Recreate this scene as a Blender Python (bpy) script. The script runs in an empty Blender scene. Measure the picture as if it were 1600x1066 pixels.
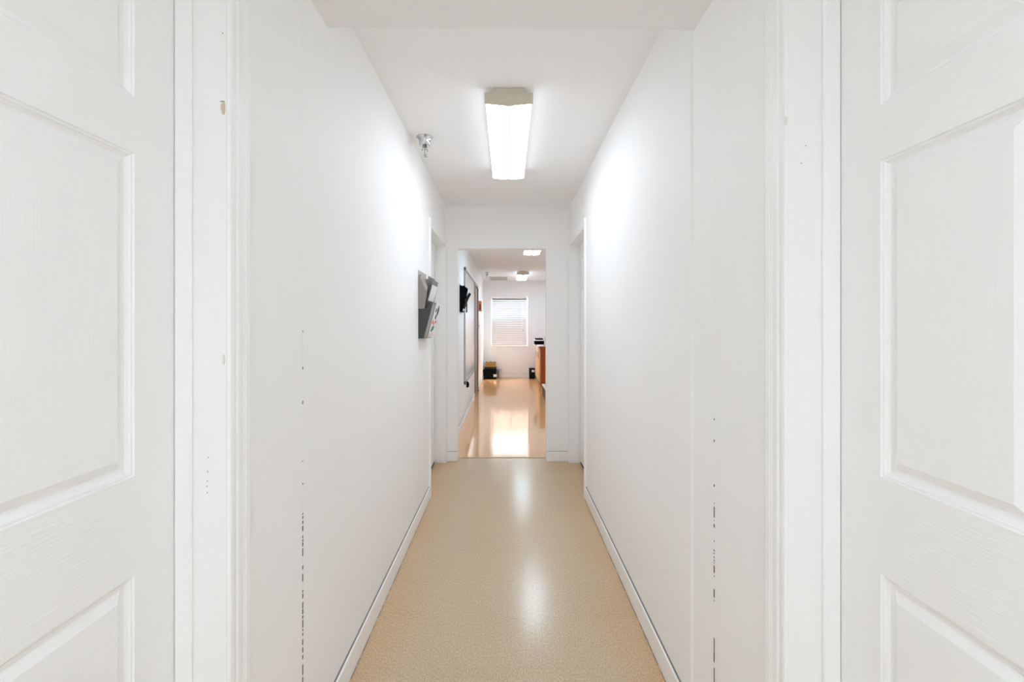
import bpy, bmesh, math, random
from mathutils import Vector, Matrix
random.seed(4)
S = bpy.context.scene
COL = S.collection
PI = math.pi

# ------------------------------------------------------------------ materials
def lin(c):
    return tuple(((v/255)/12.92 if v/255 <= .04045 else ((v/255+.055)/1.055)**2.4) for v in c)

def mat(name, rgb, rough=.5, metal=0.0, spec=.5, bump=0.0, bscale=60.0, stretch=(1,1,1), var=0.0, vscale=3.0, coat=0.0):
    m = bpy.data.materials.new(name); m.use_nodes = True
    nt = m.node_tree; b = nt.nodes['Principled BSDF']
    b.inputs['Base Color'].default_value = (*rgb, 1)
    b.inputs['Roughness'].default_value = rough
    b.inputs['Metallic'].default_value = metal
    b.inputs['Specular IOR Level'].default_value = spec
    b.inputs['Coat Weight'].default_value = coat
    tc = nt.nodes.new('ShaderNodeTexCoord')
    mp = nt.nodes.new('ShaderNodeMapping'); mp.inputs['Scale'].default_value = stretch
    nt.links.new(tc.outputs['Object'], mp.inputs['Vector'])
    n2 = nt.nodes.new('ShaderNodeTexNoise'); n2.inputs['Scale'].default_value = vscale; n2.inputs['Detail'].default_value = 4
    nt.links.new(mp.outputs[0], n2.inputs['Vector'])
    mx = nt.nodes.new('ShaderNodeMix'); mx.data_type = 'RGBA'
    mx.inputs['A'].default_value = (*[c*(1-var) for c in rgb], 1)
    mx.inputs['B'].default_value = (*[min(1, c*(1+var)) for c in rgb], 1)
    nt.links.new(n2.outputs['Fac'], mx.inputs['Factor'])
    nt.links.new(mx.outputs['Result'], b.inputs['Base Color'])
    if bump:
        n = nt.nodes.new('ShaderNodeTexNoise'); n.inputs['Scale'].default_value = bscale; n.inputs['Detail'].default_value = 3
        nt.links.new(mp.outputs[0], n.inputs['Vector'])
        bp = nt.nodes.new('ShaderNodeBump'); bp.inputs['Strength'].default_value = bump; bp.inputs['Distance'].default_value = .002
        nt.links.new(n.outputs['Fac'], bp.inputs['Height'])
        nt.links.new(bp.outputs[0], b.inputs['Normal'])
    return m

WALL = (.93, .93, .926)
M = {}
M['wall'] = mat('wall_paint', WALL, .6, spec=.3, bump=.12, bscale=220, var=.012, vscale=2)
M['ceil'] = mat('ceiling_paint', (.92, .918, .914), .7, spec=.2, bump=.2, bscale=160, var=.01)
M['roomwall'] = mat('room_wall_paint', (.895, .915, .925), .6, spec=.3, bump=.1, bscale=200, var=.012)
M['roomceil'] = mat('room_ceiling_paint', (.895, .915, .925), .75, spec=.2, bump=.6, bscale=30, stretch=(.25, 1, 1), var=.03, vscale=5)
M['trim'] = mat('trim_paint', (.93, .93, .926), .35, spec=.4, bump=.05, bscale=80, var=.01)
M['stile'] = mat('door_paint_upright_grain', (.93, .93, .925), .42, spec=.4, bump=.22, bscale=45, stretch=(6, 6, .35), var=.008)
M['rail'] = mat('door_paint_cross_grain', (.93, .93, .925), .42, spec=.4, bump=.45, bscale=45, stretch=(6, .35, 6), var=.008)
M['jamb'] = mat('jamb_paint', (.92, .92, .917), .4, spec=.4, bump=.06, bscale=60, var=.008)
M['dark'] = mat('dark_gap', (.03, .027, .025), .9, spec=.1)
M['crack'] = mat('grey_crack', (.22, .21, .20), .9, spec=.1)
M['chip'] = mat('bare_wood_chip', (.66, .55, .43), .8, spec=.1, var=.1, vscale=80)
M['chipgrey'] = mat('paint_nick', (.33, .32, .31), .8, spec=.1)
M['chrome'] = mat('chrome', (.60, .60, .61), .10, metal=1)
M['tan'] = mat('tan_enamel', (.66, .61, .52), .45, spec=.4, var=.02)
M['alu'] = mat('brushed_aluminium', (.42, .41, .41), .4, metal=.8)
M['board'] = mat('glossy_whiteboard', (.86, .86, .86), .09, spec=.8, var=.01)
M['black'] = mat('black_plastic', (.004, .004, .0045), .8, spec=.08, var=.1)
M['softblack'] = mat('black_card', (.008, .007, .007), .75, spec=.12, var=.3, vscale=9)
M['taupe'] = mat('taupe_metal', (.26, .235, .21), .45, metal=.25, var=.05, vscale=20)
M['taupelight'] = mat('pale_taupe_edge', (.42, .39, .35), .45, metal=.1)
M['charcoal'] = mat('charcoal_metal', (.046, .048, .050), .4, metal=.1, var=.2, vscale=12)
M['paper'] = mat('white_paper', (.86, .86, .86), .7, spec=.2, var=.02, vscale=20)
M['greypaper'] = mat('grey_card', (.26, .245, .24), .7, spec=.2, var=.25, vscale=90)
M['kraft'] = mat('brown_cardboard', (.44, .25, .075), .85, spec=.1, var=.08, vscale=14)
M['grille'] = mat('grey_grille', (.55, .54, .53), .5, spec=.3)
M['plate'] = mat('ivory_plate', (.74, .70, .66), .4, spec=.4)
M['redbox'] = mat('orange_red_plastic', (.85, .30, .14), .4, spec=.4, var=.05)
M['maroon'] = mat('dark_red_lens', (.16, .02, .012), .3)
M['slat'] = None
M['inkblack'] = mat('black_ink', (.02, .02, .022), .6)
M['inkred'] = mat('red_ink', (.72, .10, .06), .6)
M['inkpink'] = mat('pink_ink', (.80, .50, .44), .6)
M['inkgreen'] = mat('green_ink', (.04, .26, .05), .6)
M['lilac'] = mat('translucent_grey_plastic', (.42, .40, .45), .4)

def wood(name, a, b_, stretch=(6, 6, .5), rough=.4, scale=7):
    m = bpy.data.materials.new(name); m.use_nodes = True
    nt = m.node_tree; b = nt.nodes['Principled BSDF']; b.inputs['Roughness'].default_value = rough
    tc = nt.nodes.new('ShaderNodeTexCoord'); mp = nt.nodes.new('ShaderNodeMapping'); mp.inputs['Scale'].default_value = stretch
    n = nt.nodes.new('ShaderNodeTexNoise'); n.inputs['Scale'].default_value = scale; n.inputs['Detail'].default_value = 6
    r = nt.nodes.new('ShaderNodeValToRGB')
    r.color_ramp.elements[0].position = .3; r.color_ramp.elements[0].color = (*a, 1)
    r.color_ramp.elements[1].position = .7; r.color_ramp.elements[1].color = (*b_, 1)
    nt.links.new(tc.outputs['Object'], mp.inputs['Vector']); nt.links.new(mp.outputs[0], n.inputs['Vector'])
    nt.links.new(n.outputs['Fac'], r.inputs['Fac']); nt.links.new(r.outputs[0], b.inputs['Base Color'])
    return m
M['orangewood'] = wood('orange_stained_wood', (.34, .062, .004), (.42, .085, .008))
M['tanwood'] = wood('tan_wood', (.62, .34, .13), (.70, .40, .17))
M['brownwood'] = wood('dark_brown_wood', (.05, .022, .008), (.09, .04, .014))
M['mauvewood'] = wood('mauve_brown_door', (.30, .215, .185), (.36, .265, .23))

def floor_mat(name, c_worn, c_edge, edge, rough, spec, wave, tile=.305, dirt=.08):
    m = bpy.data.materials.new(name); m.use_nodes = True
    nt = m.node_tree; L = nt.links; N = nt.nodes.new; b = nt.nodes['Principled BSDF']
    tc = N('ShaderNodeTexCoord')
    # speckle of the vinyl tile
    mp = N('ShaderNodeMapping'); mp.inputs['Scale'].default_value = (1, .55, 1); L.new(tc.outputs['Object'], mp.inputs['Vector'])
    n1 = N('ShaderNodeTexNoise'); n1.inputs['Scale'].default_value = 175; n1.inputs['Detail'].default_value = 4; n1.inputs['Roughness'].default_value = .7
    L.new(mp.outputs[0], n1.inputs['Vector'])
    # broad wear along the middle of the walkway
    n2 = N('ShaderNodeTexNoise'); n2.inputs['Scale'].default_value = 2.6; n2.inputs['Detail'].default_value = 4
    L.new(tc.outputs['Object'], n2.inputs['Vector'])
    sx = N('ShaderNodeSeparateXYZ'); L.new(tc.outputs['Object'], sx.inputs[0])
    ab = N('ShaderNodeMath'); ab.operation = 'ABSOLUTE'; L.new(sx.outputs['X'], ab.inputs[0])
    ma = N('ShaderNodeMath'); ma.operation = 'MULTIPLY_ADD'; ma.inputs[1].default_value = .34; L.new(n2.outputs['Fac'], ma.inputs[0]); L.new(ab.outputs[0], ma.inputs[2])
    mr = N('ShaderNodeMapRange'); mr.inputs['From Min'].default_value = edge-.06; mr.inputs['From Max'].default_value = edge+.22; L.new(ma.outputs[0], mr.inputs['Value'])
    mx = N('ShaderNodeMix'); mx.data_type = 'RGBA'; mx.inputs['A'].default_value = (*c_worn, 1); mx.inputs['B'].default_value = (*c_edge, 1)
    L.new(mr.outputs[0], mx.inputs['Factor'])
    sp = N('ShaderNodeMapRange'); sp.inputs['From Min'].default_value = .3; sp.inputs['From Max'].default_value = .7
    sp.inputs['To Min'].default_value = 1-dirt*2.2; sp.inputs['To Max'].default_value = 1+dirt*2.2; L.new(n1.outputs['Fac'], sp.inputs['Value'])
    vm = N('ShaderNodeVectorMath'); vm.operation = 'SCALE'; L.new(mx.outputs['Result'], vm.inputs[0]); L.new(sp.outputs[0], vm.inputs['Scale'])
    # per tile tone and joints
    br = N('ShaderNodeTexBrick'); br.offset = 0; br.inputs['Scale'].default_value = 1
    br.inputs['Brick Width'].default_value = tile; br.inputs['Row Height'].default_value = tile
    br.inputs['Mortar Size'].default_value = .0012; br.inputs['Mortar Smooth'].default_value = .6
    br.inputs['Color1'].default_value = (1, 1, 1, 1); br.inputs['Color2'].default_value = (.975, .97, .965, 1); br.inputs['Mortar'].default_value = (.91, .90, .89, 1)
    L.new(tc.outputs['Object'], br.inputs['Vector'])
    mm = N('ShaderNodeVectorMath'); mm.operation = 'MULTIPLY'; L.new(vm.outputs[0], mm.inputs[0]); L.new(br.outputs['Color'], mm.inputs[1])
    L.new(mm.outputs[0], b.inputs['Base Color'])
    # wax
    rr = N('ShaderNodeMapRange'); rr.inputs['To Min'].default_value = rough*.75; rr.inputs['To Max'].default_value = rough*1.25; L.new(n2.outputs['Fac'], rr.inputs['Value'])
    L.new(rr.outputs[0], b.inputs['Roughness']); b.inputs['Specular IOR Level'].default_value = spec
    n3 = N('ShaderNodeTexNoise'); n3.inputs['Scale'].default_value = 5; n3.inputs['Detail'].default_value = 2
    mp3 = N('ShaderNodeMapping'); mp3.inputs['Scale'].default_value = (.7, 1, 1); L.new(tc.outputs['Object'], mp3.inputs['Vector']); L.new(mp3.outputs[0], n3.inputs['Vector'])
    bp = N('ShaderNodeBump'); bp.inputs['Strength'].default_value = wave; bp.inputs['Distance'].default_value = .003
    L.new(n3.outputs['Fac'], bp.inputs['Height']); L.new(bp.outputs[0], b.inputs['Normal'])
    return m
M['floor'] = floor_mat('beige_vinyl_tile', (.585, .46, .325), (.61, .42, .245), .56, .20, .27, .10, dirt=.12)
M['roomfloor'] = floor_mat('waxed_peach_vinyl_tile', (.74, .42, .195), (.66, .37, .15), 5, .075, .8, .10, dirt=.05)

def lamp_mat(name, strength, half, col):
    m = bpy.data.materials.new(name); m.use_nodes = True
    nt = m.node_tree; L = nt.links; N = nt.nodes.new
    nt.nodes.remove(nt.nodes['Principled BSDF']); out = nt.nodes['Material Output']
    e = N('ShaderNodeEmission'); e.inputs['Color'].default_value = (*col, 1)
    tc = N('ShaderNodeTexCoord'); sx = N('ShaderNodeSeparateXYZ'); L.new(tc.outputs['Object'], sx.inputs[0])
    ab = N('ShaderNodeMath'); ab.operation = 'ABSOLUTE'; L.new(sx.outputs['X'], ab.inputs[0])
    r = N('ShaderNodeValToRGB'); d = N('ShaderNodeMath'); d.operation = 'DIVIDE'; d.inputs[1].default_value = half; L.new(ab.outputs[0], d.inputs[0])
    cr = r.color_ramp; cr.elements[0].position = 0; cr.elements[0].color = (.064, .064, .064, 1)
    cr.elements[1].position = 1; cr.elements[1].color = (.16, .16, .16, 1)
    el = cr.elements.new(.12); el.color = (.082, .080, .078, 1)
    el = cr.elements.new(.32); el.color = (1, 1, 1, 1); el = cr.elements.new(.75); el.color = (1, 1, 1, 1)
    L.new(d.outputs[0], r.inputs['Fac'])
    mu = N('ShaderNodeMath'); mu.operation = 'MULTIPLY'; mu.inputs[1].default_value = strength; L.new(r.outputs['Color'], mu.inputs[0])
    L.new(mu.outputs[0], e.inputs['Strength']); L.new(e.outputs[0], out.inputs['Surface'])
    return m
M['lens'] = lamp_mat('lit_fluorescent_diffuser', 8.5, .114, (.865, .955, 1.075))
M['lens_added'] = lamp_mat('added_fixture_diffuser_bright', 14.0, .114, (.815, .95, 1.09))  # for the unseen fixtures added behind the viewpoint
M['lens_room'] = lamp_mat('lit_fluorescent_diffuser_cool', 14.0, .114, (.735, .945, 1.11))

def slat_mat():
    m = bpy.data.materials.new('white_blind_slat'); m.use_nodes = True
    nt = m.node_tree; L = nt.links; N = nt.nodes.new; b = nt.nodes['Principled BSDF']; out = nt.nodes['Material Output']
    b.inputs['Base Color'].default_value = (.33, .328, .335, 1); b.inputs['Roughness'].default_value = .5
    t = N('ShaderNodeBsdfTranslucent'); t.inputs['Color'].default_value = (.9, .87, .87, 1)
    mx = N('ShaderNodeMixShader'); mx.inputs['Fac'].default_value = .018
    L.new(b.outputs[0], mx.inputs[1]); L.new(t.outputs[0], mx.inputs[2]); L.new(mx.outputs[0], out.inputs['Surface'])
    return m
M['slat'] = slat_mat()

def pane_mat(name, col, fac):
    m = bpy.data.materials.new(name); m.use_nodes = True
    nt = m.node_tree; L = nt.links; N = nt.nodes.new; out = nt.nodes['Material Output']
    nt.nodes.remove(nt.nodes['Principled BSDF'])
    t = N('ShaderNodeBsdfTransparent'); t.inputs['Color'].default_value = (*col, 1)
    g = N('ShaderNodeBsdfGlossy'); g.inputs['Roughness'].default_value = .02
    mx = N('ShaderNodeMixShader'); mx.inputs['Fac'].default_value = fac
    L.new(t.outputs[0], mx.inputs[1]); L.new(g.outputs[0], mx.inputs[2]); L.new(mx.outputs[0], out.inputs['Surface'])
    return m
M['glass'] = pane_mat('window_glass', (.96, .97, .97), .06)
M['screen'] = pane_mat('tan_insect_screen', (.93, .81, .74), .02)

# ------------------------------------------------------------------ geometry helpers
class MB:
    def __init__(s, loc=(0, 0, 0)):
        s.b = bmesh.new(); s.o = Vector(loc); s.mi = 0
    def box(s, x0, x1, y0, y1, z0, z1):
        v = [s.b.verts.new(Vector(p)-s.o) for p in ((x0,y0,z0),(x1,y0,z0),(x1,y1,z0),(x0,y1,z0),(x0,y0,z1),(x1,y0,z1),(x1,y1,z1),(x0,y1,z1))]
        for f in ((3,2,1,0),(4,5,6,7),(0,1,5,4),(1,2,6,5),(2,3,7,6),(3,0,4,7)):
            s.b.faces.new([v[i] for i in f]).material_index = s.mi
        return s
    def prism(s, pts, d):
        """closed polygon (3-D points) extruded by vector d"""
        d = Vector(d)
        a = [s.b.verts.new(Vector(p)-s.o) for p in pts]; c = [s.b.verts.new(Vector(p)+d-s.o) for p in pts]
        s.b.faces.new(a).material_index = s.mi; s.b.faces.new(c[::-1]).material_index = s.mi
        n = len(pts)
        for i in range(n):
            s.b.faces.new((a[i], c[i], c[(i+1) % n], a[(i+1) % n])).material_index = s.mi
        return s
    def lathe(s, c, prof, n=32):
        """prof = [(r, z)] about the vertical axis through c"""
        rings = []
        for r, z in prof:
            rings.append([s.b.verts.new(Vector((c[0]+r*math.cos(2*PI*k/n), c[1]+r*math.sin(2*PI*k/n), c[2]+z))-s.o) for k in range(n)])
        for a, b in zip(rings, rings[1:]):
            for k in range(n):
                f = s.b.faces.new((a[k], a[(k+1) % n], b[(k+1) % n], b[k])); f.smooth = True; f.material_index = s.mi
        s.b.faces.new(rings[0][::-1]).material_index = s.mi; s.b.faces.new(rings[-1]).material_index = s.mi
        return s
    def tube(s, pts, r, n=8):
        pts = [Vector(p) for p in pts]; rings = []
        for i, p in enumerate(pts):
            t = (pts[min(i+1, len(pts)-1)]-pts[max(i-1, 0)]).normalized()
            u = t.orthogonal().normalized(); w = t.cross(u)
            rings.append([s.b.verts.new(p+u*r*math.cos(2*PI*k/n)+w*r*math.sin(2*PI*k/n)-s.o) for k in range(n)])
        for a, b in zip(rings, rings[1:]):
            for k in range(n):
                f = s.b.faces.new((a[k], a[(k+1) % n], b[(k+1) % n], b[k])); f.smooth = True
        s.b.faces.new(rings[0][::-1]); s.b.faces.new(rings[-1])
        return s
    def build(s, name, m, parent=None, bevel=0.0, seg=2):
        bmesh.ops.recalc_face_normals(s.b, faces=s.b.faces)
        me = bpy.data.meshes.new(name); s.b.to_mesh(me); s.b.free()
        for x in (m if isinstance(m, (list, tuple)) else [m]):
            me.materials.append(x)
        o = bpy.data.objects.new(name, me); COL.objects.link(o)
        if parent is not None:
            o.parent = parent
            pw = Vector(parent.location) if parent.parent is None else Vector(parent.location)+Vector(parent.parent.location)
            o.location = s.o-pw
        else:
            o.location = s.o
        if bevel:
            bv = o.modifiers.new('edge', 'BEVEL'); bv.width = bevel; bv.segments = seg; bv.limit_method = 'ANGLE'; bv.angle_limit = .6
        return o

def tag(o, label, cat, group=None, kind=None):
    o['label'] = label; o['category'] = cat
    if group: o['group'] = group
    if kind: o['kind'] = kind
    return o
def thing(name, loc, label, cat, group=None, kind=None):
    o = bpy.data.objects.new(name, None); COL.objects.link(o); o.location = loc; o.empty_display_size = .1
    return tag(o, label, cat, group, kind)
def struct(o, label, cat):
    return tag(o, label, cat, None, 'structure')

# ------------------------------------------------------------------ dimensions (metres; corridor runs along +y)
EYE = 1.309
W = .591            # half width of corridor
H = 2.44            # corridor ceiling
D2 = 4.60           # end wall
YS, YE = 3.663, 4.545   # side doorways at the end of the corridor
ZS = 2.062          # their height
NL, NR = .585, .597 # near walls
SL, SR = 1.561, 1.539   # where the low near ceiling stops
RB = 11.75          # far wall of the room
RZ = 2.382          # its ceiling
RX0, RX1 = -.588, 1.28

# ------------------------------------------------------------------ setting: floors, ceilings, walls
struct(MB().box(-.9, .9, -4.3, 4.705, -.1, 0).build('floor', M['floor']), 'beige speckled vinyl tile corridor floor with worn waxed middle', 'floor')
struct(MB().box(-.9, 1.5, 4.705, 12.1, -.1, 0).build('floor_far_room', M['roomfloor']), 'shiny peach floor of the far room reflecting the window', 'floor')
struct(MB().box(-.482, .374, 4.698, 4.712, -.004, .0025).build('trim_threshold', mat('worn_floor_seam', (.36, .27, .20), .5)), 'thin dark floor seam under the open doorway at corridor end', 'trim')

cm = MB()
cm.box(-.9, .9, 1.5, D2+.06, H, H+.1)
struct(cm.build('ceiling', M['ceil']), 'flat white ceiling over the long corridor', 'ceiling')
# low ceiling over the near end, its front edge slightly out of true
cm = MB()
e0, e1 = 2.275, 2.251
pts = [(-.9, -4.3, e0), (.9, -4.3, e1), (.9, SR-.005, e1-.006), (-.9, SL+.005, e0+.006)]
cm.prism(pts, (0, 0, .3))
struct(cm.build('ceiling_near', mat('near_ceiling_shaded', (.875, .876, .875), .7, spec=.2, bump=.2, bscale=160, var=.01)), 'lower white ceiling nearest the viewer, ending in a dropped edge', 'ceiling')  # greyer than the corridor ceiling: shade of the low ceiling put into its colour
struct(MB().box(-.9, 1.5, D2+.06, 12.1, RZ, RZ+.16).build('ceiling_far_room', M['roomceil']), 'off-white textured ceiling of the far room', 'ceiling')

for sx, side in ((-1, 'left'), (1, 'right')):
    w = MB()
    def bx(x0, x1, *r):
        a, b = sx*x0, sx*x1; w.box(min(a, b), max(a, b), *r)
    y0 = SL-.004 if sx < 0 else SR
    bx(W, .74, y0+.012, YS, -.02, H+.02)
    n0 = NL if sx < 0 else NR
    w.prism([(sx*.74, y0, -.02), (sx*n0, y0, -.02), (sx*W, y0+.012, -.02), (sx*.74, y0+.012, -.02)], (0, 0, H+.04))
    bx(W, .74, YS, YE+.002, ZS, H+.02)
    bx(W, .74, YE, D2+.06, -.02, H+.02)
    bx(.74, .80, 3.4, D2+.06, -.02, H+.02)      # the dark space behind the side door
    struct(w.build('wall_'+side, M['wall']), 'smooth white %s corridor wall running to the far side door' % side, 'wall')

# end wall with the open doorway
ew = MB()
ew.box(-.75, -.481, D2, D2+.12, -.02, H+.02); ew.box(.373, .75, D2, D2+.12, -.02, H+.02)
ew.box(-.481, .373, D2, D2+.12, 2.036, H+.02)
struct(ew.build('wall_end', M['wall']), 'white end wall with an open doorway into the far room', 'wall')

# near walls, each with a door opening and a vertical joint (filled with caulk, chipped open in places)
def near_wall(sx, N_, YJ, crack, yend, side):
    w = MB()
    def bx(x0, x1, *r):
        a, b = sx*x0, sx*x1; w.box(min(a, b), max(a, b), *r)
    jo = N_+.135
    bx(N_, jo, YJ+.019, crack-.0013, -.02, 2.30)
    bx(N_, jo, crack+.0013, yend, -.02, 2.30)
    bx(N_+.03, jo, crack-.002, crack+.002, -.02, 2.30)
    bx(N_, jo, -4.2, .107, -.02, 2.30)
    bx(N_, jo, .107, YJ+.019, 2.062, 2.30)
    bx(jo, jo+.06, -4.2, 1.3, -.02, 2.30)
    return struct(w.build('wall_near_'+side, M['wall']), 'white wall beside the nearest %s door with a chipped vertical joint' % side, 'wall')
CL, CR = 1.371, .597*750/323
near_wall(-1, NL, 1.0, CL, SL, 'left')
near_wall(1, NR, 1.02, CR, SR, 'right')
struct(MB().box(-.9, .9, -4.3, -4.2, -.02, 2.4).build('wall_behind', M['wall']), 'white wall closing the corridor behind the viewpoint', 'wall')

def caulk(sx, N_, yc, openings, side):
    """filler strip in the joint; openings = z ranges where it has fallen out"""
    w = MB(); z = 0.0
    for a, b in sorted(openings)+[(2.27, 2.3)]:
        if a > z:
            x0, x1 = sx*(N_+.0006), sx*(N_+.02)
            w.box(min(x0, x1), max(x0, x1), yc-.0012, yc+.0012, z, a)
        z = b
    o = struct(w.build('trim_joint_'+side, M['wall']), 'thin caulk line in the vertical wall joint, %s side, chipped near the floor' % side, 'trim')
    d = MB()
    for a, b in openings:
        k = 0
        x0, x1 = sx*(N_-.0006), sx*(N_+.006)
        d.box(min(x0, x1), max(x0, x1), yc-.0021-random.random()*.0008, yc+.0016+random.random()*.0008, a+.0004, b-.0004)
    d.build('chipped_gap', M['dark'], o)
def zr(y0, y1, d): return (EYE-(y1-507)*d/750, EYE-(y0-507)*d/750)
lc = [(516.5, 519), (573, 577.5), (626, 632), (720, 721.5), (755, 757.5), (802, 804.5), (806.5, 811), (814, 819), (822, 830), (837, 841), (843, 847), (848, 854), (857, 869),
      (884, 890), (897, 909), (922, 926), (928, 935), (941, 951), (952, 960), (962, 967), (969, 981), (983, 986), (989, 994), (999, 1008), (1012, 1020), (1024, 1030), (1039, 1055), (1058, 1066)]
rc = [(654, 657), (687, 691), (757, 761), (786, 787.5), (792, 809), (813, 814), (819, 824.5), (845, 847), (859, 862), (864, 866), (870, 872), (875, 877), (879, 881), (884, 895.5), (900, 901.5),
      (921, 934), (938, 939.5), (997, 1018), (1019, 1035), (1044, 1066)]
caulk(-1, NL, CL, [zr(a, b, CL) for a, b in lc], 'left')
caulk(1, NR, CR, [zr(a, b, CR) for a, b in rc], 'right')

# ------------------------------------------------------------------ baseboards
def baseboard(name, runs, label):
    """runs: list of boxes (x0,x1,y0,y1)"""
    b = MB()
    for r in runs: b.box(*r, 0.0, .090)
    o = struct(b.build(name, M['trim'], bevel=.003), label, 'baseboard')
    g = MB()
    for r in runs:
        x0, x1, y0, y1 = r
        if x1-x0 < .03:
            sg = -1 if x0 < 0 else 1
            a = (x0+.001, x0+.007) if sg < 0 else (x1-.007, x1-.001)
            g.box(*a, y0+.001, y1-.001, .0895, .0925)
        else:
            g.box(x0+.001, x1-.001, y0+.006, y0+.0125, .0895, .0925)
    g.build('caulk_crack', M['crack'], o)
    return o
baseboard('baseboard_left', [(-W-.002, -W+.012, SL+.01, YS-.066)], 'white baseboard along the left corridor wall with a dark crack on top')
baseboard('baseboard_right', [(W-.012, W+.002, SR+.03, YS-.066)], 'white baseboard along the right corridor wall with a dark crack on top')
baseboard('baseboard_end_left', [(-.578, -.481, D2-.012, D2+.002)], 'short white baseboard piece left of the open doorway')
baseboard('baseboard_end_right', [(.3735, .578, D2-.012, D2+.002)], 'white baseboard piece right of the open doorway')
baseboard('baseboard_room_left', [(RX0-.002, RX0+.012, D2+.125, 8.52), (RX0-.002, RX0+.012, 9.47, RB-.001)], 'white baseboard along the left wall of the far room')
baseboard('baseboard_room_far', [(RX0+.014, RX1-.014, RB-.012, RB+.002)], 'white baseboard under the far window')
for sx in (-1, 1):   # thin broken brown line where the board meets the tile
    d = MB(); x0, x1 = sx*(W-.012), sx*(W-.0155)
    for k in range(26):
        y = 1.7+k*.073; L_ = random.uniform(.02, .071)
        d.box(min(x0, x1), max(x0, x1)-sx*0, y, y+L_, 0.0004, .0012+random.random()*.0012)
    struct(d.build('trim_foot_line_'+('left' if sx < 0 else 'right'), mat('foot_line_brown', (.30, .24, .18), .8)), 'broken brown line along the foot of the %s baseboard' % ('left' if sx < 0 else 'right'), 'trim')

# ------------------------------------------------------------------ door casings (profile swept up one leg, over the head and down the other)
CAS = [(0, 0), (0, .0075), (.004, .009), (.010, .0095), (.012, .0085), (.019, .0085), (.0215, .0105), (.024, .0112), (.040, .0118), (.043, .0130), (.046, .0128), (.049, .0142), (.062, .0152), (.066, .0140), (.068, .0115), (.069, 0)]
def casing(mb, sx, xw, y0, y1, ztop, prof, zbot=0.0):
    """around an opening y0..y1 with head height ztop on the wall plane x = sx*xw"""
    rows = []
    for w, t in prof:
        x = sx*(xw-t)
        rows.append([(x, y0-w, zbot), (x, y0-w, ztop+w), (x, y1+w, ztop+w), (x, y1+w, zbot)])
    vs = [[mb.b.verts.new(Vector(p)-mb.o) for p in r] for r in rows]
    for a, b in zip(vs, vs[1:]):
        for k in range(3): mb.b.faces.new((a[k], a[k+1], b[k+1], b[k]))
    mb.b.faces.new([r[0] for r in vs]); mb.b.faces.new([r[3] for r in vs])
    for k in range(3): mb.b.faces.new((vs[0][k], vs[0][k+1], vs[-1][k+1], vs[-1][k]))

def frame(name, sx, xw, xo, y0, y1, zt, prof, stop, label):
    """jamb lining of an opening (inner faces y0, y1, zt), stop strip and casing"""
    t = thing(name, (sx*xw, (y0+y1)/2, 0), label, 'door frame', None, 'structure')
    j = MB()
    def bx(mb, x0, x1, *r):
        a, b = sx*x0, sx*x1; mb.box(min(a, b), max(a, b), *r)
    T = .018
    bx(j, xw, xo, y0-T, y0, 0, zt+T); bx(j, xw, xo, y1, y1+T, 0, zt+T); bx(j, xw, xo, y0, y1, zt, zt+T)
    j.build('jamb', M['jamb'], t)
    s0, s1 = stop
    q = MB(); bx(q, s0, s1, y0, y0+.010, 0, zt); bx(q, s0, s1, y1-.010, y1, 0, zt); bx(q, s0, s1, y0+.010, y1-.010, zt-.010, zt)
    q.build('door_stop', M['trim'], t, bevel=.006, seg=3)
    c = MB(); casing(c, sx, xw, y0-.0015, y1+.0015, zt+.0015, prof); c.build('casing', M['trim'], t)
    return t

PROF = [(0, 0), (.0016, .0030), (.0050, .0036), (.0064, .0062), (.0115, .0104), (.0160, .0116), (.0195, .0114), (.0365, .0022)]
def door_slab(name, sx, xf, y0, y1, z0, zs, ys, thick, label, flip=False):
    """six panel door lying in a plane x = sx*xf, face towards the corridor; zs, ys = panel limits"""
    t = thing(name, (sx*xf, y1, z0), label, 'door', None, 'structure')
    b = bmesh.new(); o = Vector((sx*xf, y1, z0))
    P = lambda y, z, d: b.verts.new(Vector((sx*(xf+d), y, z))-o)
    Y = [y0]+sum([[a, c] for a, c in ys], [])+[y1]
    Z = [z0]+sum([[a, c] for a, c in zs], [])+[z0+2.03]
    for i in range(len(Y)-1):
        for k in range(len(Z)-1):
            a, c, e, g = Y[i], Y[i+1], Z[k], Z[k+1]
            if i % 2 == 1 and k % 2 == 1:
                prev = None
                for off, dep in PROF:
                    ring = [P(a+off, e+off, dep), P(c-off, e+off, dep), P(c-off, g-off, dep), P(a+off, g-off, dep)]
                    if prev:
                        for q in range(4):
                            f = b.faces.new((prev[q], prev[(q+1) % 4], ring[(q+1) % 4], ring[q])); f.material_index = 1 if q in (0, 2) else 0
                    prev = ring
                b.faces.new(prev).material_index = 0
            else:
                f = b.faces.new((P(a, e, 0), P(c, e, 0), P(c, g, 0), P(a, g, 0)))
                f.material_index = 1 if (k % 2 == 0 and 0 < i < len(Y)-2) else 0
    # edges and back
    a, c, e, g = y0, y1, z0, z0+2.03
    f0 = [P(a, e, 0), P(c, e, 0), P(c, g, 0), P(a, g, 0)]; f1 = [P(a, e, thick), P(c, e, thick), P(c, g, thick), P(a, g, thick)]
    b.faces.new(f1)
    for q in range(4): b.faces.new((f0[q], f0[(q+1) % 4], f1[(q+1) % 4], f1[q]))
    bmesh.ops.remove_doubles(b, verts=b.verts, dist=1e-5)
    bmesh.ops.recalc_face_normals(b, faces=b.faces)
    me = bpy.data.meshes.new('slab'); b.to_mesh(me); b.free(); me.materials.append(M['stile']); me.materials.append(M['rail'])
    s = bpy.data.objects.new('slab', me); COL.objects.link(s); s.parent = t
    return t

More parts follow.
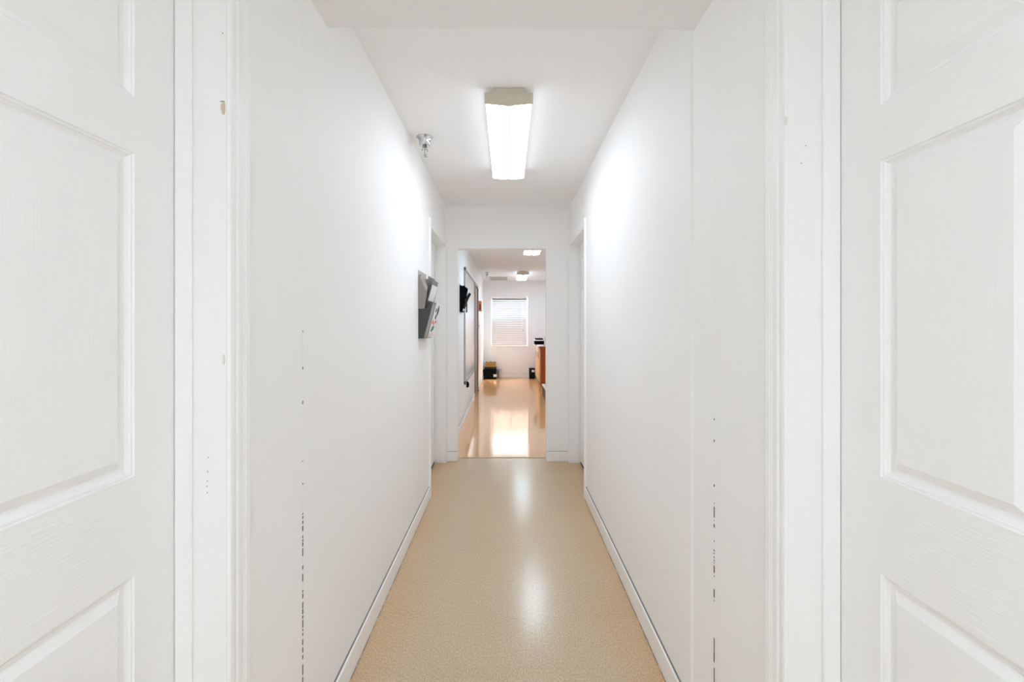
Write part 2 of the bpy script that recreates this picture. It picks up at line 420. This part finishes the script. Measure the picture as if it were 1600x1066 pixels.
# nearest pair of doors
for sx, N_, k, dz in ((-1, NL, 1.0, 0.0), (1, NR, 1.02, -.007)):
    side = 'left' if sx < 0 else 'right'
    YJ = 1.0*k
    XD = .690*k
    f = frame('trim_door_'+side, sx, N_, N_+.135, .125, YJ, 2.044, CAS, (.653*k, XD-.0005), 'moulded white frame around the nearest %s door' % side)
    sh = .9935*k-.9935
    YT = [(.238+sh, .513+sh), (.613+sh, .888*k)]
    ZT = [(.24, .847+dz), (1.028+dz, 1.626+dz), (1.730+dz, 1.925)]
    d = door_slab('door_1' if sx < 0 else 'door_2', sx, XD, .1315+sh, .9935*k, .008, ZT, YT, .035,
                  'closed white six panel door at the %s edge of the picture' % side)
    kn = MB((sx*XD, .19+sh, .93))     # knob on the near stile, out of frame
    c = Vector((sx*XD, .19+sh, .93))
    prof = [(.032, 0), (.032, .004), (.012, .009), (.011, .030), (.024, .040), (.028, .052), (.022, .062), (.006, .066)]
    rings = []
    for r, h in prof:
        rings.append([kn.b.verts.new(Vector((-sx*h, r*math.cos(2*PI*q/20), r*math.sin(2*PI*q/20)))) for q in range(20)])
    for a, b in zip(rings, rings[1:]):
        for q in range(20):
            kn.b.faces.new((a[q], a[(q+1) % 20], b[(q+1) % 20], b[q])).smooth = True
    kn.b.faces.new(rings[-1])
    kn.build('door_knob', M['chrome'], d)
    # flaked paint on the jamb face that looks down the corridor
    def flake(px, py, w, h, m, nm):
        y = YJ-.0004; X = (px-793)*YJ/750; z = EYE-(py-507)*YJ/750
        a = w*YJ/750/2; b = h*YJ/750/2
        p = []
        for q in range(12):
            an = 2*PI*q/12; r = random.uniform(.75, 1.1)
            p.append((X+a*r*math.cos(an), y, z+b*r*math.sin(an)))
        MB((X, y, z)).prism(p, (0, .0008, 0)).build(nm, m, f)
    if sx < 0:
        flake(349, 169, 8, 23, M['chip'], 'paint_chip'); flake(347.5, 158.5, 8, 2.2, M['chipgrey'], 'paint_nick')
        flake(350, 563, 5, 19, mat('pale_chip', (.78, .73, .68), .8), 'paint_chip')
        for px, py in ((325.5, 715), (324.5, 737), (324, 752), (323.5, 760), (324, 770), (348, 52)):
            flake(px, py, 1.3, 3, M['chipgrey'], 'paint_nick')
    else:
        flake(1228, 188, 4, 18, mat('pale_chip_right', (.78, .75, .69), .8), 'paint_chip')
        for px, py in ((1252, 255), (1298, 6), (1259, 228)):
            flake(px, py, 2, 2, M['chipgrey'], 'paint_nick')

# side doors at the end of the corridor
for sx in (-1, 1):
    side = 'left' if sx < 0 else 'right'
    t = thing('trim_side_door_'+side, (sx*W, (YS+YE)/2, 0), 'white frame of the %s side door near the end of the corridor' % side, 'door frame', None, 'structure')
    c = MB(); casing(c, sx, W, YS, YE+.0, ZS, [(w*.054/.069, tt) for w, tt in CAS]); 
    # widen only the near leg and head a little
    c.build('casing', M['trim'], t)
    j = MB()
    def bx(mb, x0, x1, *r):
        a, b = sx*x0, sx*x1; mb.box(min(a, b), max(a, b), *r)
    bx(j, .584, .738, YE-.012, YE+.004, 0, ZS); bx(j, .584, .738, YS-.004, YS+.012, 0, ZS); bx(j, .584, .738, YS+.012, YE-.012, ZS-.012, ZS+.004)
    j.build('jamb', M['jamb'], t)
    YT = [(YS+.115, YS+.38), (YS+.485, YE-.13)]
    door_slab('door_3' if sx < 0 else 'door_4', sx, .684, YS+.015, YE-.021, .028, [(.25, .85), (1.03, 1.63), (1.74, 1.93)], YT, .035,
              'closed white panel door on the %s, set back near the end of the corridor' % side)
    th = MB(); bx(th, .690, .737, YS+.012, YE-.012, 0, .0275)
    th.build('under_door_shade', M['dark'], t)  # black strip stands in for the shade in the gap under the door

# ------------------------------------------------------------------ far room shell
rw = MB()
rw.box(RX0-.15, RX0, D2+.12, 8.58, -.02, RZ+.05); rw.box(RX0-.15, RX0, 8.58, 9.42, 2.03, RZ+.05); rw.box(RX0-.15, RX0, 9.42, 12.0, -.02, RZ+.05)
rw.box(RX0-.16, RX0-.05, 8.5, 9.5, -.02, 2.2)
struct(rw.build('wall_room_left', M['roomwall']), 'white left wall of the far room behind the whiteboard', 'wall')
struct(MB().box(RX1, RX1+.15, D2+.06, 12.0, -.02, RZ+.05).build('wall_room_right', M['roomwall']), 'white right wall of the far room behind the wooden cabinet', 'wall')
struct(MB().box(.74, RX1+.1, D2, D2+.12, -.02, RZ+.05).build('wall_room_near', M['roomwall']), 'white wall of the far room beside its doorway', 'wall')
WX0, WX1, WZ0, WZ1 = -.392, .490, .786, 1.990
fw = MB()
fw.box(RX0-.15, WX0, RB, RB+.16, -.02, RZ+.05); fw.box(WX1, RX1+.15, RB, RB+.16, -.02, RZ+.05)
fw.box(WX0, WX1, RB, RB+.16, -.02, WZ0); fw.box(WX0, WX1, RB, RB+.16, WZ1, RZ+.05)
struct(fw.build('wall_room_far', M['roomwall']), 'white far wall with the blind covered window', 'wall')

# brown side door in the left wall of the room
t = thing('door_5', (RX0, 9.0, 0), 'mauve brown door in the left wall beyond the whiteboard', 'door', None, 'structure')
MB().box(RX0-.045, RX0-.004, 8.615, 9.385, .012, 1.995).build('slab', M['mauvewood'], t)
fr = MB(); fr.box(RX0-.05, RX0+.016, 8.54, 8.61, 0, 2.06); fr.box(RX0-.05, RX0+.016, 9.39, 9.46, 0, 2.06); fr.box(RX0-.05, RX0+.016, 8.61, 9.39, 2.0, 2.06)
fr.build('casing', M['mauvewood'], t, bevel=.003)
MB().box(RX0+.0125, RX0+.024, 9.385, 9.455, 0.0, .03).build('foot_wedge', M['brownwood'], t)

# ------------------------------------------------------------------ window and blind
t = thing('window_1', (.049, RB+.12, WZ0), 'white sash window in the far wall behind the blind', 'window', None, 'structure')
y = RB+.105
f = MB(); f.box(WX0, WX0+.035, y, y+.04, WZ0, WZ1); f.box(WX1-.035, WX1, y, y+.04, WZ0, WZ1)
f.box(WX0+.035, WX1-.035, y, y+.04, WZ0, WZ0+.035); f.box(WX0+.035, WX1-.035, y, y+.04, WZ1-.035, WZ1)
f.box(WX0+.035, WX1-.035, y+.002, y+.038, 1.405, 1.435)
f.build('window_frame', M['trim'], t)
MB().box(WX0+.03, WX1-.03, y+.012, y+.016, 1.43, WZ1-.03).build('upper_pane', M['glass'], t)
MB().box(WX0+.03, WX1-.03, y+.022, y+.026, WZ0+.03, 1.41).build('lower_pane', M['glass'], t)
MB().box(WX0+.03, WX1-.03, y+.034, y+.0345, WZ0+.03, 1.41).build('insect_screen', M['screen'], t)
MB().box(WX0, WX1, RB-.02, RB+.105, WZ0-.018, WZ0).build('window_sill', M['trim'], t, bevel=.003)

BX0, BX1 = WX0+.0015, WX1-.014
yb = RB+.045
t = thing('window_blind', (.045, yb, WZ1), 'closed white horizontal slat blind hanging in the far window', 'blind')
MB().box(BX0, BX1, yb-.028, yb+.028, WZ1-.045, WZ1-.002).build('headrail', M['trim'], t, bevel=.003)
sl = MB((.045, yb, WZ0)); ch = .050; pitch = .0435; tilt = math.radians(65)
z = WZ1-.066
while z > WZ0+.05:
    dy, dzv = math.cos(tilt)*ch/2, math.sin(tilt)*ch/2
    ny, nz = -math.sin(tilt), math.cos(tilt)      # normal facing the room and up
    crv = .0035
    prof = []
    for q in range(5):
        u = -1+q*.5
        h = crv*(1-u*u)
        prof.append((yb+u*dy+ny*h, z+u*dzv+nz*h))
    poly = [(BX0+.004, a, b) for a, b in prof]+[(BX0+.004, a-ny*.0012, b-nz*.0012) for a, b in prof[::-1]]
    sl.prism(poly, (BX1-BX0-.008, 0, 0))
    z -= pitch
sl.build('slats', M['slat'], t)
MB().box(BX0+.002, BX1-.002, yb-.022, yb+.022, WZ0+.012, WZ0+.030).build('bottom_rail', mat('bottom_rail_grey', (.55, .54, .56), .5), t, bevel=.003)
for x in (BX0+.12, BX1-.12):
    MB().tube([(x, yb-.034, WZ0+.02), (x, yb-.034, WZ1-.04)], .0012, 6).build('ladder_cord', M['plate'], t)
cx_ = .024*15.67
c = MB().tube([(cx_, yb-.036, WZ1-.03), (cx_, yb-.037, 1.22)], .0011, 6).build('pull_cord', M['plate'], t)
MB((cx_, yb-.037, 1.18)).lathe((cx_, yb-.037, 1.155), [(.012, 0), (.013, .02), (.009, .045), (.003, .065)], 14).build('cord_tassel', mat('grey_tassel', (.33, .31, .32), .5), c)

# ------------------------------------------------------------------ ceiling lights (wrap-around fluorescent)
def make_light():
    """origin at the ceiling, length along y, 1.2 long"""
    t = thing('ceiling_light', (0, 0, 0), '', 'ceiling light', 'fluorescent ceiling lights')
    L2 = .6
    MB().box(-.076, .076, -L2+.004, L2-.004, -.030, 0.0).box(-.1115, .1115, -L2+.0125, L2-.0125, -.0355, -.0301).build('housing', M['tan'], t, bevel=.002)
    lens = MB()
    xs = [(-.110, -.036), (-.1125, -.060), (-.108, -.071), (0, -.0795), (.108, -.071), (.1125, -.060), (.110, -.036)]
    poly = [(x, -L2+.012, z) for x, z in xs]
    lens.prism(poly, (0, 2*L2-.024, 0)); lens.build('diffuser', M['lens'], t)
    for s in (-1, 1):
        e = MB()
        xe = [(-.076, -.004), (-.076, -.026), (-.1155, -.026), (-.1155, -.0735), (0, -.084), (.1155, -.0735), (.1155, -.026), (.076, -.026), (.076, -.004)]
        y_ = -L2 if s < 0 else L2-.012
        e.prism([(x, y_, z) for x, z in xe], (0, .012, 0)); e.build('end_cap', M['tan'], t)
    return t
def dup(root, loc, lens=None):
    r = root.copy(); COL.objects.link(r); r.location = loc
    for chd in list(root.children):
        c = chd.copy(); COL.objects.link(c); c.parent = r
        if lens and chd.name.startswith('diffuser'):
            c.data = c.data.copy(); c.data.materials[0] = lens
        for g in chd.children:
            d = g.copy(); COL.objects.link(d); d.parent = c
    return r
l0 = make_light(); l0.location = (.006, 2.89, H)
l0['label'] = 'long lit fluorescent fixture with tan end cap over the corridor'
for loc, lab in (((.345, 6.30, RZ), 'lit ceiling fixture just inside the far room, cut off by the doorway head'),
                 ((.315, 10.25, RZ), 'lit ceiling fixture with tan end cap above the far window')):
    r = dup(l0, loc, M['lens_room']); r['label'] = lab
r = dup(l0, (.006, -.95, 2.258), M['lens_added']); r['label'] = 'added unseen fluorescent fixture on the low ceiling behind the viewpoint'  # unseen fixture added to brighten the near doors and walls
r = dup(l0, (.006, -3.0, 2.258), M['lens_added']); r['label'] = 'added unseen fluorescent fixture farthest behind the viewpoint, near the closing wall'  # second added fixture, light from behind onto faces turned to the viewpoint

# ------------------------------------------------------------------ sprinklers
def make_sprinkler():
    t = thing('sprinkler_head', (0, 0, 0), '', 'sprinkler', 'ceiling sprinklers')
    MB().lathe((0, 0, 0), [(.050, 0), (.050, -.003), (.046, -.006), (.038, -.016), (.034, -.030), (.032, -.052), (.028, -.055), (.0, -.055)][:-1], 36).build('escutcheon', M['chrome'], t)
    MB().lathe((0, 0, 0), [(.013, -.055), (.013, -.068), (.016, -.069), (.016, -.076), (.010, -.078)], 20).build('valve_body', M['chrome'], t)
    fr = MB()
    fr.tube([(-.012, 0, -.074), (-.019, 0, -.085), (-.019, 0, -.098), (-.004, 0, -.113)], .003)
    fr.tube([(.012, 0, -.074), (.019, 0, -.085), (.019, 0, -.098), (.004, 0, -.113)], .003)
    fr.tube([(0, 0, -.110), (0, 0, -.120)], .006)
    fr.build('frame_arms', M['chrome'], t)
    MB().tube([(0, 0, -.077), (0, 0, -.111)], .0025).build('glass_bulb', mat('bulb_glass', (.45, .42, .42), .15), t)
    de = MB()
    for k in range(12):
        a = 2*PI*k/12
        d0, d1 = Vector((math.cos(a-.16), math.sin(a-.16), 0)), Vector((math.cos(a+.16), math.sin(a+.16), 0))
        de.prism([(0, 0, -.121), tuple(d0*.019+Vector((0, 0, -.121))), tuple(d1*.019+Vector((0, 0, -.121)))], (0, 0, -.0016))
    de.build('deflector', M['chrome'], t)
    return t
s0 = make_sprinkler(); s0.location = (-.500, 2.895, H); s0['label'] = 'chrome sprinkler head in a cup on the corridor ceiling near the left wall'
r = dup(s0, (-.425, 9.85, RZ)); r['label'] = 'small sprinkler head on the far room ceiling before the air grille'

# ------------------------------------------------------------------ ceiling air grille in the room
t = thing('ceiling_vent', (-.25, 11.15, RZ), 'grey ceiling air grille near the far wall of the room', 'vent')
g = MB(); x0, x1, y0, y1 = -.42, 0.0, 10.80, 11.52
g.box(x0, x1, y0, y0+.03, RZ-.014, RZ); g.box(x0, x1, y1-.03, y1, RZ-.014, RZ); g.box(x0, x0+.03, y0+.03, y1-.03, RZ-.014, RZ); g.box(x1-.03, x1, y0+.03, y1-.03, RZ-.014, RZ)
g.build('frame', M['grille'], t)
g = MB()
for k in range(16):
    yy = y0+.045+k*.040
    g.prism([(x0+.03, yy, RZ-.002), (x0+.03, yy+.022, RZ-.013), (x0+.03, yy+.0235, RZ-.012), (x0+.03, yy+.0015, RZ-.001)], (x1-x0-.06, 0, 0))
g.build('louvres', M['grille'], t)

# ------------------------------------------------------------------ file organizer on the left corridor wall
def wx(u): return -W+u
OY0, OY1 = 3.168, 3.475
t = thing('file_organizer', (-W, OY0, 1.216), 'two-tier grey metal file holder on the left corridor wall', 'file holder')
MB().box(wx(-.002), wx(.003), OY0, OY1, 1.216, 1.668).build('back_plate', M['taupelight'], t)
for tier in (0, 1):
    if tier == 0:
        side = [(.003, 1.418), (.043, 1.418), (.066, 1.556), (.022, 1.637), (.003, 1.637)]
        lo, hi = (.043, 1.418), (.084, 1.574); m = M['taupe']; ms = M['charcoal']
    else:
        side = [(.003, 1.216), (.036, 1.216), (.096, 1.452), (.045, 1.412), (.003, 1.412)]
        lo, hi = (.036, 1.216), (.099, 1.456); m = M['charcoal']; ms = M['taupe']
    for yy in (OY0, OY1-.002):
        MB().prism([(wx(u), yy, z) for u, z in side], (0, .002, 0)).build('side_panel', m, t)
    d = Vector((hi[0]-lo[0], 0, hi[1]-lo[1])).normalized(); n = Vector((d.z, 0, -d.x))*.002
    p = [Vector((wx(lo[0]), OY0, lo[1])), Vector((wx(hi[0]), OY0, hi[1]))]
    MB().prism([p[0], p[1], p[1]+n, p[0]+n], (0, OY1-OY0, 0)).build('front_plate', ms, t)
    zb = 1.418 if tier == 0 else 1.216
    MB().box(wx(.003), wx(lo[0]), OY0+.002, OY1-.002, zb, zb+.002).build('pocket_bottom', m, t)
    if tier == 0:
        a, b = Vector((wx(.024), OY0-.002, 1.634)), Vector((wx(.066), OY0-.002, 1.553))
        MB().prism([a, b, b+Vector((-.012, 0, -.022)), a+Vector((-.012, 0, -.012))], (0, .002, 0)).build('side_rim', M['taupelight'], t)
MB().box(wx(.003), wx(.044), OY0-.001, OY0+.001, 1.4135, 1.4175).build('tier_seam', M['taupelight'], t)

def sheet(name, m, a, b, y0, y1, label, cat, th=.0015):
    """flat sheet leaning between (u,z) a (bottom) and b (top)"""
    p0, p1 = Vector((wx(a[0]), y0, a[1])), Vector((wx(b[0]), y0, b[1]))
    d = (p1-p0).normalized(); n = Vector((d.z, 0, -d.x))*th
    mb = MB(p0); mb.prism([p0, p1, p1+n, p0+n], (0, y1-y0, 0))
    o = mb.build(name, m)
    return tag(o, label, cat, 'folders in the wall file holder' if cat == 'folder' else None)
sheet('folder', M['greypaper'], (.020, 1.421), (.064, 1.632), OY0+.03, OY1-.02, 'dark grey folder in the upper pocket of the wall file holder', 'folder', .004)
sheet('folder', M['greypaper'], (.036, 1.424), (.089, 1.609), OY0+.06, OY1-.01, 'mottled grey card standing behind the white card in the wall file holder', 'folder', .003)
sheet('paper_card', M['paper'], (.0600, 1.468), (.0890, 1.574), OY0+.035, OY1-.035, 'white card on the front of the upper file pocket', 'card')
# flyer in the lower pocket, printed with a plant picture
a, b = Vector((wx(.047), 3.265, 1.222)), Vector((wx(.108), 3.265, 1.462))
d = (b-a).normalized(); n = Vector((d.z, 0, -d.x))
fl = thing('flyer', tuple(a), 'white flyer with black, red and green print on the lower file pocket', 'flyer')
MB().prism([a, b, b+n*.002, a+n*.002], (0, .215, 0)).build('sheet', M['paper'], fl)
Lf = (b-a).length
def ink(u0, u1, v0, v1, m, nm='print'):
    """u along y 0..1, v up 0..1"""
    k = MB(tuple(a)); pts = []
    cu, cv, ru, rv = (u0+u1)/2, (v0+v1)/2, (u1-u0)/2, (v1-v0)/2
    for q in range(14):
        an = 2*PI*q/14; r = random.uniform(.7, 1.05)
        pts.append(a+d*(Lf*(cv+rv*r*math.sin(an)))+Vector((0, .215*(cu+ru*r*math.cos(an)), 0))+n*.002)
    k.prism(pts, n*.0004); k.build(nm, m, fl)
ink(.55, .95, .62, .93, M['inkblack']); ink(.40, .72, .50, .66, M['inkblack']); ink(.15, .5, .70, .84, M['greypaper'])
for u0, u1, v0, v1 in ((.10, .34, .36, .49), (.42, .62, .33, .46), (.68, .95, .38, .50)): ink(u0, u1, v0, v1, M['inkred'])
ink(.30, .80, .18, .33, M['inkgreen']); ink(.2, .5, .14, .24, M['inkgreen'])
for u0, u1 in ((.08, .25), (.38, .55), (.68, .88)): ink(u0, u1, .02, .12, M['inkpink'])
sheet('leaflet', mat('pinkish_taupe_paper', (.45, .39, .37), .7, var=.1, vscale=40), (.041, 1.222), (.098, 1.445), OY0+.012, OY0+.20, 'pinkish taupe leaflet at the front of the lower file pocket', 'leaflet')

# ------------------------------------------------------------------ black file pocket in the far room
t = thing('file_pocket', (RX0, 5.88, 1.462), 'black plastic file pocket on the left wall just inside the far room', 'file holder')
RXu = lambda u: RX0+u
sd = [(.003, 1.462), (.020, 1.462), (.060, 1.600), (.083, 1.635), (.092, 1.735), (.064, 1.783), (.003, 1.783)]
for yy in (5.88, 6.157): MB().prism([(RXu(u), yy, z) for u, z in sd], (0, .003, 0)).build('side_panel', M['black'], t)
MB().box(RXu(-.002), RXu(.003), 5.88, 6.16, 1.462, 1.80).build('back_plate', M['black'], t)
p = [(.020, 1.462), (.083, 1.635), (.118, 1.700), (.122, 1.697), (.087, 1.632), (.024, 1.460)]
MB().prism([(RXu(u), 5.88, z) for u, z in p], (0, .28, 0)).build('front_plate', M['black'], t)
MB().box(RXu(.003), RXu(.022), 5.883, 6.157, 1.462, 1.465).build('pocket_bottom', M['black'], t)
p0, p1 = (.030, 1.48), (.098, 1.745)
o = MB((RXu(.030), 5.95, 1.48)).prism([(RXu(u), 5.95, z) for u, z in (p0, p1, (p1[0]+.004, p1[1]), (p0[0]+.004, p0[1]))], (0, .19, 0)).build('paper_sheaf', M['paper'])
tag(o, 'white papers standing in the black file pocket', 'papers')

# ------------------------------------------------------------------ whiteboard
t = thing('whiteboard', (RX0, 6.45, .51), 'large glossy whiteboard with thin metal frame on the far room left wall', 'whiteboard')
b0, b1, c0, c1 = 6.45, 8.36, .512, 2.065
MB().box(RX0+.0005, RX0+.012, b0+.01, b1-.01, c0+.01, c1-.01).build('board', M['board'], t)
f = MB(); f.box(RX0+.0005, RX0+.022, b0, b0+.022, c0, c1); f.box(RX0+.0005, RX0+.022, b1-.022, b1, c0, c1)
f.box(RX0+.0005, RX0+.022, b0+.022, b1-.022, c0, c0+.022); f.box(RX0+.0005, RX0+.022, b0+.022, b1-.022, c1-.022, c1)
f.build('frame', M['alu'], t)
for zz in (c0-.012, c1-.026):
    MB().box(RX0+.0005, RX0+.030, b0-.012, b0+.03, zz, zz+.042).build('corner_clip', mat('dark_clip', (.10, .10, .10), .4), t, bevel=.004)
# small marker hanging on the board
o = MB((RX0+.03, 6.62, 1.53)).lathe((RX0+.026, 6.62, 1.47), [(.006, 0), (.009, .01), (.009, .085), (.011, .087), (.011, .125), (.005, .13)], 12).build('marker', M['charcoal'])
tag(o, 'dark marker pen clipped upright on the whiteboard below the black pocket', 'marker')
# black bumper under the board
k = MB((RX0, 6.89, .445)); rings = []
for r_, h_ in ((1.0, .0003), (1.0, .014), (.8, .030), (.4, .037)):
    rings.append([k.b.verts.new((h_, .03*r_*math.cos(2*PI*q/20), .045*r_*math.sin(2*PI*q/20))) for q in range(20)])
for A, B in zip(rings, rings[1:]):
    for q in range(20): k.b.faces.new((A[q], A[(q+1) % 20], B[(q+1) % 20], B[q])).smooth = True
k.b.faces.new(rings[0]); k.b.faces.new(rings[-1])
tag(k.build('wall_bumper', M['black']), 'small black oval bumper on the wall just below the whiteboard', 'bumper')

# ------------------------------------------------------------------ alarm box and switch beyond the brown door
t = thing('alarm_box', (RX0, 9.75, 1.58), 'small orange-red box on the left wall beyond the brown door', 'alarm')
MB().box(RX0-.002, RX0+.062, 9.70, 9.83, 1.575, 1.785).build('case', M['redbox'], t, bevel=.012, seg=3)
MB().box(RX0+.020, RX0+.046, 9.694, 9.702, 1.60, 1.72).build('lens', M['maroon'], t, bevel=.006)
t = thing('light_switch', (RX0, 9.72, 1.2), 'ivory light switch on the left wall under the orange-red box', 'switch')
MB().box(RX0+.0003, RX0+.007, 9.68, 9.76, 1.22, 1.345).build('cover_plate', M['plate'], t, bevel=.002)
MB().box(RX0+.007, RX0+.020, 9.714, 9.726, 1.27, 1.296).build('toggle', M['plate'], t, bevel=.002)

# ------------------------------------------------------------------ boxes on the floor of the room
t = thing('storage_box', (-.40, 11.58, 0), 'wide black box with white label on the floor, left corner under the window', 'box')
MB().box(-.570, -.270, 11.46, 11.72, 0, .195).build('body', M['softblack'], t, bevel=.006)
MB().box(-.585, -.262, 11.453, 11.727, .175, .215).build('lid', M['softblack'], t, bevel=.005)
MB().box(-.335, -.262, 11.4515, 11.4604, .055, .115).build('label', M['paper'], t)
t = thing('document_tray', (-.40, 11.58, .215), 'black tray with grey rim between the black box and the cardboard box', 'tray')
q = MB(); q.box(-.545, -.270, 11.46, 11.70, .2152, .222)
q.box(-.545, -.541, 11.46, 11.70, .222, .285); q.box(-.274, -.270, 11.46, 11.70, .222, .285); q.box(-.541, -.274, 11.46, 11.464, .222, .285); q.box(-.541, -.274, 11.696, 11.70, .222, .285)
q.build('body', M['softblack'], t)
MB().box(-.547, -.268, 11.452, 11.459, .252, .264).build('rim', mat('grey_rim', (.07, .075, .085), .4), t)
t = thing('cardboard_box', (-.40, 11.60, .222), 'brown cardboard box with notched top edge on the black boxes in the corner', 'box')
cb = MB()
top = [(-.535, .2225), (-.282, .2225), (-.282, .405), (-.335, .405), (-.345, .390), (-.375, .390), (-.385, .405), (-.432, .405), (-.442, .390), (-.472, .390), (-.482, .405), (-.535, .405)]
cb.prism([(x, 11.68, z) for x, z in top], (0, .004, 0)); cb.prism([(x, 11.48, .2225+(z-.2225)*.86) for x, z in top[:2]]+[(-.282, 11.48, .385), (-.535, 11.48, .385)], (0, .004, 0))
cb.box(-.535, -.531, 11.484, 11.68, .2225, .39); cb.box(-.286, -.282, 11.484, 11.68, .2225, .39); cb.box(-.531, -.286, 11.484, 11.68, .2225, .226)
cb.build('body', M['kraft'], t)
o = MB((-.22, 11.62, 0)).lathe((-.197, 11.64, 0), [(.040, 0), (.045, .01), (.034, .10), (.052, .17), (.058, .22), (.03, .20)], 18).build('plastic_bag', M['lilac'])
tag(o, 'grey translucent plastic bag on the floor right of the black boxes', 'bag')

t = thing('file_box', (.60, 11.6, 0), 'narrow black file box with white label on the floor beside the cabinet', 'box')
MB().box(.527, .655, 11.50, 11.73, 0, .240).build('body', M['softblack'], t, bevel=.004)
MB().box(.523, .659, 11.493, 11.734, .228, .246).build('lid', M['softblack'], t, bevel=.003)
MB().box(.580, .645, 11.4985, 11.5004, .165, .218).build('label', M['paper'], t)

# ------------------------------------------------------------------ cabinet on the right of the room
KX, KY0, KY1, KZ = .668, 9.92, 11.47, .850
t = thing('cabinet', (KX+.3, (KY0+KY1)/2, 0), 'orange wood base cabinet along the right wall of the far room', 'cabinet')
MB().box(KX+.02, RX1-.02, KY0, KY1, .085, KZ-.03).build('body', M['orangewood'], t)
MB().box(KX+.07, RX1-.02, KY0+.02, KY1, 0, .085).build('toe_kick', M['brownwood'], t)
MB().box(KX-.012, RX1-.02, KY0-.01, KY1, KZ-.03, KZ).build('worktop', M['orangewood'], t, bevel=.004)
nd = 3; dw = (KY1-KY0-.01)/nd
for k in range(nd):
    a = KY0+.006+k*dw
    dd = MB().box(KX, KX+.019, a, a+dw-.006, .095, .80).build('door', M['tanwood'], t, bevel=.003)
    MB().tube([(KX, a+.05, .60), (KX-.022, a+.05, .60), (KX-.022, a+.05, .70), (KX, a+.05, .70)], .005).build('handle', M['alu'], dd)

t = thing('printer', (.75, 11.1, KZ), 'black printer with white band on the orange cabinet', 'printer')
MB().box(.625, .87, 10.90, 11.32, KZ, KZ+.085).build('body', M['black'], t, bevel=.006)
MB().box(.612, .875, 10.88, 11.33, KZ+.0852, KZ+.107).build('white_band', M['paper'], t, bevel=.004)
MB().box(.640, .81, 10.92, 11.30, KZ+.1072, KZ+.137).build('scanner_lid', M['black'], t, bevel=.005)
t = thing('binder', (.80, 10.05, KZ), 'white upright binder standing on the near end of the orange cabinet', 'binder')
MB().box(.778, .840, 9.99, 10.22, KZ+.0002, KZ+.185).build('cover', mat('greyish_white_binder', (.62, .62, .61), .5), t, bevel=.003)
MB().box(.784, .834, 9.988, 9.996, KZ+.02, KZ+.165).build('spine_label', M['paper'], t)
o = MB((.66, 10.5, .8)).prism([(KX-.0135, 10.30, .70), (KX-.0155, 10.30, .70), (KX-.016, 10.30, KZ+.0015), (KX+.12, 10.30, KZ+.0015), (KX+.12, 10.30, KZ+.0005), (KX-.0135, 10.30, KZ+.0005)], (0, .42, 0)).build('paper_sheet', M['paper'])
tag(o, 'white paper hanging over the front edge of the orange cabinet', 'paper', 'papers on the cabinet edge')
o = MB((.66, 10.0, .8)).prism([(KX-.0135, 9.985, .745), (KX-.0155, 9.985, .745), (KX-.016, 9.985, KZ+.0015), (KX+.09, 9.985, KZ+.0015), (KX+.09, 9.985, KZ+.0005), (KX-.0135, 9.985, KZ+.0005)], (0, .10, 0)).build('paper_sheet', M['paper'])
tag(o, 'narrow white paper strip on the nearest corner of the orange cabinet', 'paper', 'papers on the cabinet edge')

t = thing('wooden_crate', (.78, 8.45, 0), 'low dark brown crate with white top on the floor before the cabinet', 'crate')
MB().box(.645, .95, 7.95, 8.90, 0, .185).build('body', M['brownwood'], t, bevel=.004)
MB().box(.640, .955, 7.94, 8.91, .1852, .203).build('top_sheet', M['paper'], t, bevel=.003)
MB().box(.636, .6448, 8.82, 8.90, 0, .185).build('corner_post', M['tanwood'], t)

# ------------------------------------------------------------------ daylight outside the far window
wd = bpy.data.worlds.new('World'); S.world = wd; wd.use_nodes = True
bg = wd.node_tree.nodes['Background']; bg.inputs['Color'].default_value = (.93, .965, 1, 1); bg.inputs['Strength'].default_value = 26

# ------------------------------------------------------------------ camera
cd = bpy.data.cameras.new('Camera'); cam = bpy.data.objects.new('Camera', cd); COL.objects.link(cam)
cam.location = (0, 0, EYE); cam.rotation_euler = (PI/2, 0, 0)
cd.sensor_width = 36; cd.lens = 36*750/1600; cd.clip_start = .05
cd.shift_x = (800-793)/1600; cd.shift_y = -(533-507)/1600
S.camera = cam

S.view_settings.view_transform = 'Standard'; S.view_settings.look = 'None'; S.view_settings.gamma = 1
S.view_settings.use_curve_mapping = False; S.view_settings.exposure = 0.90
try:
    S.cycles.max_bounces = 20; S.cycles.diffuse_bounces = 18; S.cycles.transparent_max_bounces = 12; S.cycles.sample_clamp_indirect = 12
    S.cycles.use_denoising = True
except Exception:
    pass
